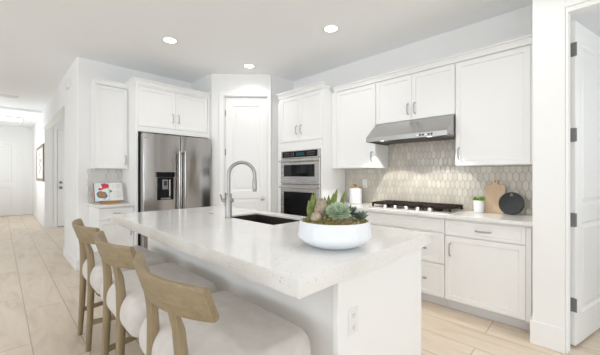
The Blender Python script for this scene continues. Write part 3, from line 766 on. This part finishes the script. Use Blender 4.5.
FXc, FYc = 1.405, 2.262
fc = thing('kitchen_faucet', 'brushed nickel gooseneck faucet with pull-down spray beside the sink', 'faucet', (FXc, FYc, 0.9155))
B().lathe([(0.031, 0), (0.031, 0.010), (0.028, 0.014), (0.027, 0.02), (0.027, 0.205), (0.023, 0.214), (0.018, 0.218)], 28).build('body', M_CHROME, fc, True)
b = B(); sd = Vector((0.80, -0.60, 0)).normalized(); pts = [(0, 0, 0.2), (0, 0, 0.28), (0, 0, 0.345)]
R_ = 0.1125; zc = 0.375
pts.append((0, 0, zc))
for k in range(1, 17):
    a = PI - PI * k / 16 * 1.0
    pts.append(tuple(sd * (R_ + R_ * math.cos(a)) + Vector((0, 0, zc + R_ * math.sin(a)))))
e = sd * (2 * R_); pts.append((e.x, e.y, zc - 0.03))
b.tube(pts, 0.0152, 16); b.build('gooseneck', M_CHROME, fc, True)
b = B(); b.lathe([(0.0152, zc - 0.03), (0.0185, zc - 0.04), (0.0195, zc - 0.12), (0.017, zc - 0.145), (0.012, zc - 0.146)], 20, (e.x, e.y, 0)); b.build('spray_head', M_CHROME, fc, True)
hd = Vector((-0.712, 0.702, 0))
b = B(); b.tube([Vector((0, 0, 0.155)) + hd * 0.024, Vector((0, 0, 0.155)) + hd * 0.06], 0.016, 16); b.tube([Vector((0, 0, 0.155)) - hd * 0.024, Vector((0, 0, 0.155)) - hd * 0.04], 0.018, 16)
q = Vector((0, 0, 0.155)) + hd * 0.058; b.tube([q, q + hd * 0.006 + Vector((0.0, 0.0, 0.025)), q + hd * 0.01 + Vector((-0.01, -0.01, 0.052))], [0.009, 0.007, 0.006], 10)
b.build('lever', M_CHROME, fc, True)
bt = B().lathe([(0.022, 0), (0.022, 0.007), (0.017, 0.010), (0.015, 0.0105), (0.014, 0.014), (0.010, 0.015)], 22).build('air_switch', M_CHROME, None, True, loc=(1.45, 2.66, 0.9155))
tag(bt, 'small round metal button on the island top behind the faucet', 'switch')

# outlets and switches
def outlet(name, label, loc, rz, w=0.072, h=0.118, slots=True):
    r = thing(name, label, 'outlet' if slots else 'switch', loc, rz)
    B().box(-w / 2, w / 2, -0.005, 0, -h / 2, h / 2, 0.002).build('cover_plate', M_PLATE, r)
    if slots:
        for z in (0.028, -0.028):
            f = B().box(-0.017, 0.017, -0.007, -0.0051, z - 0.017, z + 0.017, 0.001).build('socket', M_PLATE, r)
            b = B(); b.box(-0.008, -0.0055, -0.0074, -0.0071, z - 0.004, z + 0.007); b.box(0.0055, 0.008, -0.0074, -0.0071, z - 0.003, z + 0.006); b.box(-0.002, 0.002, -0.0074, -0.0071, z - 0.012, z - 0.008)
            b.build('slot', M_SLOT, f)
    else:
        B().box(-0.016, 0.016, -0.0085, -0.0051, -0.034, 0.034, 0.002).build('rocker', M_PLATE, r)
    return r
outlet('power_outlet', 'white power outlet on the near end panel of the island', (1.122, by0 - 0.0005, 0.628), 0)
outlet('power_outlet', 'white power outlet on the tiled backsplash behind the canister', (3.5205, 2.215, 1.18), RNG)
outlet('light_switch', 'white rocker switch plate on the wall end near the cookbook', (XH - 0.0005, 5.15, 1.13), RNG, slots=False)
sn = thing('wall_sensor', 'small white sensor box high on the wall end beside the hallway', 'sensor', (XH - 0.0005, 5.62, 2.66), RNG)
B().box(-0.09, 0.09, -0.035, 0, -0.06, 0.06, 0.006, 2).build('housing', M_PLATE, sn)
B().box(-0.05, 0.05, -0.0375, -0.0352, -0.04, -0.01, 0.001).build('lens', M_PAPER, sn)

# ------------------------------------------------------------------ stools
def seat_mesh():
    b = B(); a, c_, h, R0 = 0.258, 0.366, 0.108, 0.085; rings = []; nv = 26; m = 8
    def plan(d, z, crown=0.0):
        A, C_ = a - d, c_ - d; r = max(R0 - 0.55 * d, 0.012); r = min(r, A * 0.98, C_ * 0.98); out = []
        for (sx, sy, a0) in ((1, 1, 0), (-1, 1, PI / 2), (-1, -1, PI), (1, -1, 1.5 * PI)):
            for k in range(m + 1):
                t_ = a0 + PI / 2 * k / m
                out.append(Vector((sx * (A - r) + r * math.cos(t_), sy * (C_ - r) + r * math.sin(t_), z)))
        return out
    # bottom, bulging side, top with a soft crown
    rings.append(plan(0.16, -h)); rings.append(plan(0.11, -h + 0.003))
    for j in range(nv + 1):
        ph = -PI / 2 + PI * j / nv
        rr_ = 0.06 if ph > 0 else 0.095
        rings.append(plan(rr_ * (1 - max(math.cos(ph), 0.0) ** 0.9), h * math.copysign(abs(math.sin(ph)) ** 0.95, ph) * (0.93 if ph > 0 else 0.97)))
    for d, z in ((0.08, 0.945), (0.11, 0.96), (0.14, 0.975), (0.18, 0.99), (0.22, 1.0), (0.236, 1.0)): rings.append(plan(d, h * z))
    b.loft(rings); return b
RAIL = [i / 20 * 2 - 1 for i in range(21)]
def rail_mesh():
    b = B(); rings = []
    for s_ in RAIL:
        y = 0.325 * s_; bow = 0.078 * s_ * s_
        slope = math.atan2(2 * 0.078 * s_ / 0.325, 1.0)
        th = 0.015; H_ = 0.134 - 0.012 * s_ * s_
        nx, ny = math.cos(slope), -math.sin(slope)
        # section: (across, height 0 bottom..1 top, lean)
        sec = []
        for (ac, hh) in ((-0.8, 0.0), (0.8, 0.0), (1, 0.16), (1, 0.93), (0.6, 1.0), (-0.6, 1.0), (-1, 0.93), (-1, 0.16)):
            lean = 0.042 * (1 - hh)
            ext = 0.010 * (1 - hh) * s_ ** 5 if hh > 0.1 else -0.004 * s_ ** 5
            sec.append(Vector((0.388 + bow + lean + th * ac * nx, y + th * ac * ny + ext, 0.92 - H_ + H_ * hh)))
        rings.append(sec)
    b.loft(rings); return b
def rr(cx, cy, z, hx, hy):
    k = 0.45
    return [Vector((cx + sx, cy + sy, z)) for sx, sy in ((-hx, -hy * k), (-hx * k, -hy), (hx * k, -hy), (hx, -hy * k), (hx, hy * k), (hx * k, hy), (-hx * k, hy), (-hx, hy * k))]
def back_leg(sg):
    b = B(); path = [(0.445, 0.158, 0.0, 0.016, 0.016), (0.458, 0.153, 0.25, 0.019, 0.019), (0.466, 0.147, 0.5, 0.022, 0.022), (0.466, 0.140, 0.64, 0.022, 0.024), (0.460, 0.134, 0.72, 0.020, 0.027), (0.450, 0.128, 0.765, 0.0165, 0.031), (0.444, 0.125, 0.787, 0.0142, 0.040), (0.436, 0.122, 0.812, 0.012, 0.052)]
    b.loft([rr(x, sg * y, z, hx, hy) for x, y, z, hx, hy in path]); return b
def front_leg(sg):
    b = B(); path = [(0.905, 0.255, 0.0, 0.015, 0.016), (0.89, 0.24, 0.25, 0.018, 0.018), (0.875, 0.225, 0.45, 0.021, 0.021)]
    b.loft([rr(x, sg * y, z, hx, hy) for x, y, z, hx, hy in path]); return b
SLAB = 'oak counter stool with curved backrest and greige seat, '
def make_stool():
    root = thing('counter_stool', SLAB + 'nearest to the camera', 'stool', (0, 0, 0), 0, 'counter stools along the island')
    rail_mesh().build('backrest', M_OAKY, root, True, 40)
    for sg in (-1, 1): back_leg(sg).build('leg', M_OAKZ, root, True, 50)
    for sg in (-1, 1): front_leg(sg).build('leg', M_OAKZ, root, True, 50)
    seat_mesh().build('seat_cushion', M_FABRIC, root, True, 80, loc=(0.712, -0.006, 0.522))
    b = B(); b.box(0.50, 0.86, -0.2, 0.2, 0.39, 0.412, 0.006); b.build('seat_frame', M_OAKX, root)
    for sg in (-1, 1):
        b = B(); b.loft([[Vector((x, sg * y + dy, z + dz)) for dy, dz in ((-0.009, -0.016), (0.009, -0.016), (0.009, 0.016), (-0.009, 0.016))] for x, y, z in ((0.456, 0.154, 0.2), (0.89, 0.243, 0.2))]); b.build('stretcher', M_OAKX, root)
    b = B(); b.box(0.880, 0.902, -0.24, 0.24, 0.235, 0.27, 0.003); b.build('footrest', M_OAKY, root)
    return root
stool = make_stool(); stool.location = (0, 1.212, 0)
s2 = copy_tree(stool); s2.location = (0.005, 2.0, 0); s2['label'] = SLAB + 'middle one of the three'
s3 = copy_tree(stool); s3.location = (0.01, 2.79, 0); s3['label'] = SLAB + 'farthest, near the hallway wall end'

# ------------------------------------------------------------------ succulent bowl on the island
BC = Vector((1.245, 0.972, 0.9155))
bw = thing('planter_bowl', 'low white ceramic bowl of succulents on the island top', 'bowl', BC)
B().lathe([(0.085, 0.0), (0.098, 0.0), (0.135, 0.012), (0.172, 0.032), (0.190, 0.050), (0.1925, 0.058), (0.191, 0.068), (0.183, 0.132), (0.180, 0.136), (0.176, 0.133), (0.177, 0.115), (0.05, 0.105)], 64).build('bowl', M_BOWL, bw, True, 60)
b = B(); n = 40; rings = []
for i in range(13):
    r = 0.1755 * i / 12 + 1e-4
    rings.append([Vector((r * math.cos(2 * PI * k / n), r * math.sin(2 * PI * k / n), 0.121 + 0.006 * (1 - (i / 12) ** 2) + (0.007 * noise.noise(Vector((r * 30 * math.cos(2 * PI * k / n), r * 30 * math.sin(2 * PI * k / n), 3))) if i > 0 else 0))) for k in range(n)])
b.loft(rings, cap=False); b.build('moss', M_MOSS, bw, True, 80)
b = B()
for k in range(170):
    a = random.uniform(0, 2 * PI); r = 0.16 * math.sqrt(random.random())
    if random.random() < 0.5: a = -0.78 + random.gauss(0, 0.6) - PI / 2 + 0.75; r = random.uniform(0.08, 0.162)
    m_ = Matrix.Translation((r * math.cos(a), r * math.sin(a), 0.128 + random.uniform(-0.002, 0.004) + 0.004 * (1 - (r / 0.16) ** 2))) @ Matrix.Rotation(random.uniform(0, 6), 4, Vector((random.random(), random.random(), random.random() + .1)))
    s_ = random.uniform(0.004, 0.009)
    bmesh.ops.create_icosphere(b.bm, subdivisions=1, radius=s_, matrix=m_ @ Matrix.Diagonal((1.5, 1, 0.6, 1)))
g_ = b.build('gravel', M_GRAVEL, bw); g_['kind'] = 'stuff'
b = B()
for k in range(260):
    a = random.uniform(0, 2 * PI); r = random.uniform(0.12, 0.174)
    p = Vector((r * math.cos(a), r * math.sin(a), 0.132))
    b.leaf(p, (random.uniform(-1, 1), random.uniform(-1, 1), 1.2), random.uniform(0.008, 0.018), 0.0022, 0.0015, n=3)
mt = b.build('moss_tuft', M_MOSS, bw); mt['kind'] = 'stuff'
RT = Vector((0.712, -0.702, 0)); FW_ = Vector((0.702, 0.712, 0))     # directions along the island diagonal, for arranging the plants
def spot(r_, f_, z): return BC + RT * r_ + FW_ * f_ + Vector((0, 0, z))
def rosette(name, label, loc, m, rad, layers, h, cat='succulent', pointy=1.0, wide=1.0):
    b = B()
    for L_, (n, tilt, ln) in enumerate(layers):
        for k in range(n):
            a = 2 * PI * (k + 0.5 * (L_ % 2)) / n + L_ * 0.3
            d = Vector((math.cos(a) * math.cos(tilt), math.sin(a) * math.cos(tilt), math.sin(tilt)))
            b.leaf(Vector((math.cos(a), math.sin(a), 0)) * 0.012 * rad / 0.05 + Vector((0, 0, h + 0.004 * L_)), d, ln * rad, 0.22 * rad * wide * (0.6 + 0.4 * ln), 0.09 * rad * pointy, curl=0.12)
    r = thing(name, label, cat, loc)
    b.build('leaves', m, r, True, 60)
    B().tube([(0, 0, 0.0), (0, 0, h + 0.015)], 0.006 * rad / 0.05 + 0.002, 8).build('stem', m, r, True)
    return r
rosette('succulent', 'large pale green rosette succulent in the middle of the bowl', spot(0.010, -0.06, 0.158), M_SUCC, 0.058,
        [(13, 0.1, 0.95), (13, 0.3, 0.92), (12, 0.5, 0.86), (10, 0.72, 0.75), (8, 0.95, 0.6), (6, 1.15, 0.45), (4, 1.38, 0.3)], 0.022, wide=1.5).rotation_euler = (0.45, 0, -0.78)
def spiky(name, label, loc, m, n, ln, w, spread, seed, cat='succulent'):
    rd = random.Random(seed); b = B()
    for k in range(n):
        a = 2 * PI * k / n + rd.uniform(-0.3, 0.3); t_ = spread * rd.uniform(0.35, 1.0)
        d = Vector((math.cos(a) * math.sin(t_), math.sin(a) * math.sin(t_), math.cos(t_)))
        b.leaf(Vector((math.cos(a), math.sin(a), 0)) * 0.006 + Vector((0, 0, -0.008)), d, ln * rd.uniform(0.65, 1.05), w, w * 0.55, up=(math.cos(a + .5), math.sin(a + .5), 0.3), curl=rd.uniform(-0.05, 0.15), n=8)
    return tag(b.build(name, m, None, True, 60, loc=loc), label, cat)
spiky('succulent', 'small dark spiky succulent behind the large pale rosette', spot(0.078, 0.022, 0.172), M_ECH, 34, 0.06, 0.0075, 1.25, 3)
spiky('succulent', 'small dark spiky succulent at the right side of the bowl', spot(0.124, -0.035, 0.158), M_ECH, 34, 0.05, 0.007, 1.35, 4)
def aloe(label, loc, tips, m=M_ALOE):
    b = B()
    for (r_, f_, h_, w_) in tips:
        v = RT * r_ + FW_ * f_ + Vector((0, 0, h_))
        b.leaf(Vector((r_ * 0.2, 0, -0.004)), v, v.length, w_, 0.006, up=-FW_, curl=0.06, n=9)
    return tag(b.build('aloe', m, None, True, 60, loc=loc), label, 'plant')
aloe('tall green aloe leaves at the left side of the bowl', spot(-0.122, 0.012, 0.140), [(-0.012, 0.0, 0.105, 0.014), (0.006, 0.01, 0.14, 0.014), (0.02, 0.0, 0.155, 0.011), (-0.018, 0.02, 0.07, 0.012), (0.03, 0.02, 0.11, 0.011)])
aloe('tall pointed aloe behind the stone at the centre of the bowl', spot(-0.025, 0.05, 0.140), [(0.0, 0.0, 0.13, 0.014), (0.042, 0.0, 0.165, 0.016), (0.025, 0.01, 0.14, 0.014), (-0.02, 0.01, 0.12, 0.013)])
aloe('single upright aloe leaf at the right of the bowl', spot(0.030, 0.085, 0.140), [(0.035, 0.0, 0.15, 0.014), (-0.01, 0.0, 0.06, 0.010)])
def stone(label, loc, sx, sy, sz, seed):
    b = B(); bmesh.ops.create_icosphere(b.bm, subdivisions=3, radius=1.0)
    for v in b.bm.verts:
        k = 1 + 0.22 * noise.noise(v.co * 1.3 + Vector((seed, 0, 0))) + 0.08 * noise.noise(v.co * 3.5 + Vector((0, seed, 0)))
        v.co = Vector((v.co.x * sx * k, v.co.y * sy * k, v.co.z * sz * k))
    o = b.build('stone', M_STONE, None, True, 80, loc=loc); o.rotation_euler = (0, 0, -0.78)
    return tag(o, label, 'stone')
stone('tall brown stone standing left of the rosette succulent', spot(-0.072, -0.005, 0.199), 0.032, 0.028, 0.058, 2.0)
stone('small brown stone at the front left of the bowl', spot(-0.102, -0.058, 0.158), 0.028, 0.024, 0.024, 5.0)

# ------------------------------------------------------------------ things on the range counter
ZC = 0.9155
cn = thing('utensil_crock', 'white ceramic canister with brown wooden lid near the oven tower', 'canister', (3.36, 2.262, ZC))
B().lathe([(0.072, 0), (0.078, 0.004), (0.080, 0.015), (0.080, 0.198), (0.076, 0.204), (0.071, 0.204), (0.070, 0.02), (0.01, 0.018)], 40).build('pot', M_WHITE, cn, True, 50)
b = B(); b.lathe([(0.070, 0.2045), (0.074, 0.207), (0.074, 0.222), (0.068, 0.227)], 32); b.lathe([(0.018, 0.228), (0.026, 0.243), (0.020, 0.256)], 20, (0.01, 0.02, 0))
b.build('lid', M_UTENSIL, cn, True)
pp = thing('potted_plant', 'small green plant in white pot beside the wooden cutting board', 'plant', (3.40, 0.815, ZC))
B().lathe([(0.038, 0), (0.042, 0.003), (0.047, 0.118), (0.045, 0.122), (0.042, 0.120), (0.040, 0.10), (0.003, 0.10)], 36).build('pot', M_WHITE, pp, True, 50)
B().lathe([(0.041, 0.106), (0.003, 0.112)], 24).build('soil', M_SOIL, pp)
b = B(); rd = random.Random(5)
for k in range(70):
    a = rd.uniform(0, 2 * PI); r = 0.036 * math.sqrt(rd.random()); t_ = rd.uniform(0.1, 1.25)
    d = Vector((math.cos(a) * math.sin(t_), math.sin(a) * math.sin(t_), math.cos(t_)))
    b.leaf((r * math.cos(a), r * math.sin(a), 0.108 + rd.uniform(0, 0.018)), d, rd.uniform(0.03, 0.055), 0.008, 0.002, n=5)
b.build('leaves', M_LEAF, pp, True, 60)

# cutting boards leaning on the backsplash
cb = thing('cutting_board', 'wooden rectangular cutting board leaning on the backsplash', 'cutting board', (3.440, 0.690, ZC), RNG)
tl = math.radians(-10)
b = B(); hw, hh = 0.085, 0.335
out = []
def arc(cx, cz, r, a0, a1, n=6): return [(cx + r * math.cos(a0 + (a1 - a0) * k / n), cz + r * math.sin(a0 + (a1 - a0) * k / n)) for k in range(n + 1)]
out += arc(-hw + 0.012, 0.012, 0.012, PI, 1.5 * PI) + arc(hw - 0.012, 0.012, 0.012, 1.5 * PI, 2 * PI)
out += arc(hw - 0.03, 0.285 - 0.03, 0.03, 0, PI / 2) + [(0.024, 0.287), (0.020, 0.294)]
out += arc(0.0, 0.318, 0.022, -0.3, PI + 0.3, 10) + [(-0.020, 0.294), (-0.024, 0.287)] + arc(-hw + 0.03, 0.285 - 0.03, 0.03, PI / 2, PI)
b.prism([(x, z) for x, z in out], 'y', 0, 0.016)
o = b.build('board', M_BOARD, cb, True, 30); o.rotation_euler = (tl, 0, 0)
o2 = B().disc((0, -0.0006, 0.318), (0, 1, 0), 0.007, 0.001, 16).build('hanging_hole', M_SLOT, cb); o2.rotation_euler = (tl, 0, 0)
rb = thing('round_board', 'round black serving board leaning beside the wooden cutting board', 'serving board', (3.395, 0.555, ZC), RNG - 0.28)
b = B(); ring = lambda r, y: [Vector((r * math.cos(2 * PI * k / 56), y, 0.1085 + r * math.sin(2 * PI * k / 56))) for k in range(56)]
b.loft([ring(0.104, 0), ring(0.108, 0.003), ring(0.108, 0.012), ring(0.104, 0.015)])
o = b.build('board', M_SLATE, rb, True, 30); o.rotation_euler = (math.radians(-10), 0, 0)
b = B(); b.prism([(-0.013, 0.178), (0.013, 0.178), (0.013, 0.196), (0.0, 0.207), (-0.013, 0.196)], 'y', -0.0016, -0.0002)
o = b.build('hanging_tab', M_HINGE, rb); o.rotation_euler = (math.radians(-10), 0, 0)

# ------------------------------------------------------------------ cookbook on its stand
st = thing('book_stand', 'low brown wooden cookbook stand on the small counter', 'stand', (1.05, 4.66, ZC), 0.0)
lean = math.radians(-20)
b = B(); b.box(-0.10, 0.12, -0.035, 0.10, 0.0, 0.016, 0.003); b.box(-0.10, 0.12, -0.047, -0.036, 0.0, 0.034, 0.002); b.build('ledge', M_STAND, st)
o = B().box(-0.09, 0.10, 0.028, 0.038, 0.012, 0.22, 0.003).build('back_rest', M_STAND, st); o.rotation_euler = (lean, 0, 0)
bk = thing('cookbook', 'open cookbook with colourful food photo page, propped on the wooden stand', 'book', (1.05, 4.66, ZC + 0.031), 0.0)
bk.rotation_euler = (lean, 0, 0)
PW, PH = 0.165, 0.255
def page(x0, x1, sg):
    b = B(); n = 10; prof = []
    for k in range(n + 1):
        f = k / n; x = x0 + (x1 - x0) * f; s_ = f if sg > 0 else 1 - f
        prof.append((x, -0.016 * math.sin(PI * min(1, s_ * 1.0)) ** 0.7 * (1 - 0.5 * s_) + 0.004))
    poly = prof + [(x1, 0.012), (x0, 0.012)]
    b.prism(poly, 'z', 0.0, PH); return b
page(-PW, -0.001, -1).build('left_page', M_PAPER, bk, True, 50)
rp = page(0.001, PW, 1).build('right_page', M_PAPER, bk, True, 50)
b = B(); b.box(-PW - 0.008, PW + 0.004, 0.0125, 0.017, -0.004, PH + 0.005, 0.001); b.build('cover', M_COVER, bk)
def py(x): s_ = abs(x) / PW; return -0.016 * math.sin(PI * min(1, s_)) ** 0.7 * (1 - 0.5 * s_) + 0.004
def blob(cx, cz, r, m, seed, name, sx=1.0):
    rd = random.Random(seed); b = B(); y = min(py(cx), py(cx - r * sx * 0.8), py(cx + r * sx * 0.8)) - 0.0016
    k0 = [rd.uniform(0.85, 1.15) for _ in range(18)]
    b.prism([(cx + sx * r * k0[k] * math.cos(2 * PI * k / 18), cz + r * k0[k] * math.sin(2 * PI * k / 18)) for k in range(18)], 'y', y, y + 0.001)
    return b.build(name, m, bk)
b = B(); y = py(-0.085) - 0.0005
b.prism([(-0.160, 0.006), (-0.010, 0.006), (-0.010, 0.245), (-0.160, 0.245)], 'y', y - 0.0004, y); b.build('photo_background', M_MINT, bk)
for i, (cx, cz, r, m, sx) in enumerate([(-0.042, 0.210, 0.038, M_RED, 1.0), (-0.075, 0.228, 0.016, M_RED, 1.0), (-0.105, 0.165, 0.018, M_RED, 1.2), (-0.075, 0.175, 0.015, M_RED, 1.0),
                                       (-0.085, 0.085, 0.054, M_BLUE, 1.15), (-0.128, 0.215, 0.014, M_PAPER, 1.2), (-0.125, 0.030, 0.016, M_PAPER, 1.1)]):
    blob(cx, cz, r, m, i, 'printed_fruit' if m is M_RED else 'printed_shape', sx)
o = blob(-0.085, 0.09, 0.038, M_BROWN, 31, 'printed_dish', 1.2); o.location = (0, -0.0014, 0)
blob(0.018, 0.135, 0.016, M_GREENP, 40, 'printed_shape')
b = B()
for k in range(16):
    z = 0.225 - k * 0.0125
    if k in (5, 6): continue
    x1 = 0.145 - (0.03 if k % 4 == 3 else 0) ; x0 = 0.045
    y = min(py(x0), py(x1), py(0.09)) - 0.0006
    b.box(x0, x1, y, y + 0.0004, z, z + 0.003)
b.build('text_lines', M_INK, rp)

# ------------------------------------------------------------------ hallway picture
fr = thing('picture_frame', 'brown framed picture hanging on the hallway wall', 'picture', (0.7745, 10.6, 1.62), RNG)
pw, ph = 0.95, 0.47
b = B(); b.box(-pw, pw, -0.028, -0.001, ph - 0.07, ph, 0.003); b.box(-pw, pw, -0.028, -0.001, -ph, -ph + 0.07, 0.003); b.box(-pw, -pw + 0.10, -0.028, -0.001, -ph + 0.07, ph - 0.07, 0.003); b.box(pw - 0.10, pw, -0.028, -0.001, -ph + 0.07, ph - 0.07, 0.003)
b.build('frame', M_FRAME, fr)
ar = B().box(-pw + 0.101, pw - 0.101, -0.016, -0.002, -ph + 0.071, ph - 0.071).build('print', M_ART, fr)
rd = random.Random(12); b = B()
for k in range(9):
    cx, cz = rd.uniform(-0.6, 0.6), rd.uniform(-0.22, 0.25)
    b.prism([(cx + rd.uniform(0.05, 0.13) * math.cos(2 * PI * j / 9), cz + rd.uniform(0.03, 0.07) * math.sin(2 * PI * j / 9)) for j in range(9)], 'y', -0.0175 - 0.0004 * k, -0.0172)
b.build('printed_motif', M_ARTINK, ar)

# ------------------------------------------------------------------ lamps
def downlight(label, x, y, power=17):
    r = thing('recessed_light', label, 'ceiling light', (x, y, CEIL), 0, 'recessed ceiling lights')
    b = B(); n = 36
    b.lathe([(0.088, -0.0005), (0.092, -0.005), (0.085, -0.008), (0.070, -0.006), (0.068, -0.001)], n, closed=False); b.build('trim_ring', M_PLATE, r, True)
    B().lathe([(0.067, -0.0035), (0.067, -0.0015)], n).build('lens', M_LAMP, r)
    ld = bpy.data.lights.new('downlight', 'SPOT'); ld.energy = power; ld.color = (1, 0.985, 0.96); ld.spot_size = math.radians(150); ld.spot_blend = 0.7; ld.shadow_soft_size = 0.07
    lo = bpy.data.objects.new('downlight', ld); COL.objects.link(lo); lo.parent = r; lo.location = (0, 0, -0.02)
    return r
downlight('round recessed ceiling light on the left, in front of the refrigerator', 1.421, 3.575)
downlight('round recessed ceiling light at the back, above the pantry door', 2.572, 3.585)
downlight('round recessed ceiling light nearest the oven and hood, upper right', 2.549, 2.036)
downlight('round recessed ceiling light over the stool side of the island, out of view above', 1.421, 2.036)
downlight('added recessed ceiling light over the near end of the island, out of view overhead', 1.421, 0.5)  # unseen lamp, added for more light from above on the island top
downlight('added recessed ceiling light before the open doorway, out of view upper right', 2.3, 0.4)  # unseen lamp, added to brighten the floor on the right
hl = thing('hall_ceiling_light', 'long bright ceiling light at the far end of the hallway', 'ceiling light', (0.10, 11.6, CEIL))
b = B(); b.box(-0.5, 0.36, -0.35, 0.20, -0.035, -0.001, 0.004); b.build('housing', M_PLATE, hl)
B().box(-0.48, 0.34, -0.33, 0.18, -0.04, -0.0355).build('diffuser', M_LAMP, hl)
vt = thing('ceiling_vent', 'white air vent in the hallway ceiling at left edge', 'vent', (0.05, 8.4, CEIL))
b = B(); b.box(-0.22, 0.22, -0.12, -0.10, -0.012, -0.001, 0.002); b.box(-0.22, 0.22, 0.10, 0.12, -0.012, -0.001, 0.002); b.box(-0.22, -0.20, -0.10, 0.10, -0.012, -0.001, 0.002); b.box(0.20, 0.22, -0.10, 0.10, -0.012, -0.001, 0.002); b.build('frame', M_PLATE, vt)
b = B()
for k in range(9): b.box(-0.198, 0.198, -0.094 + k * 0.0215, -0.082 + k * 0.0215, -0.010, -0.001)
b.build('louvers', M_PLATE, vt)
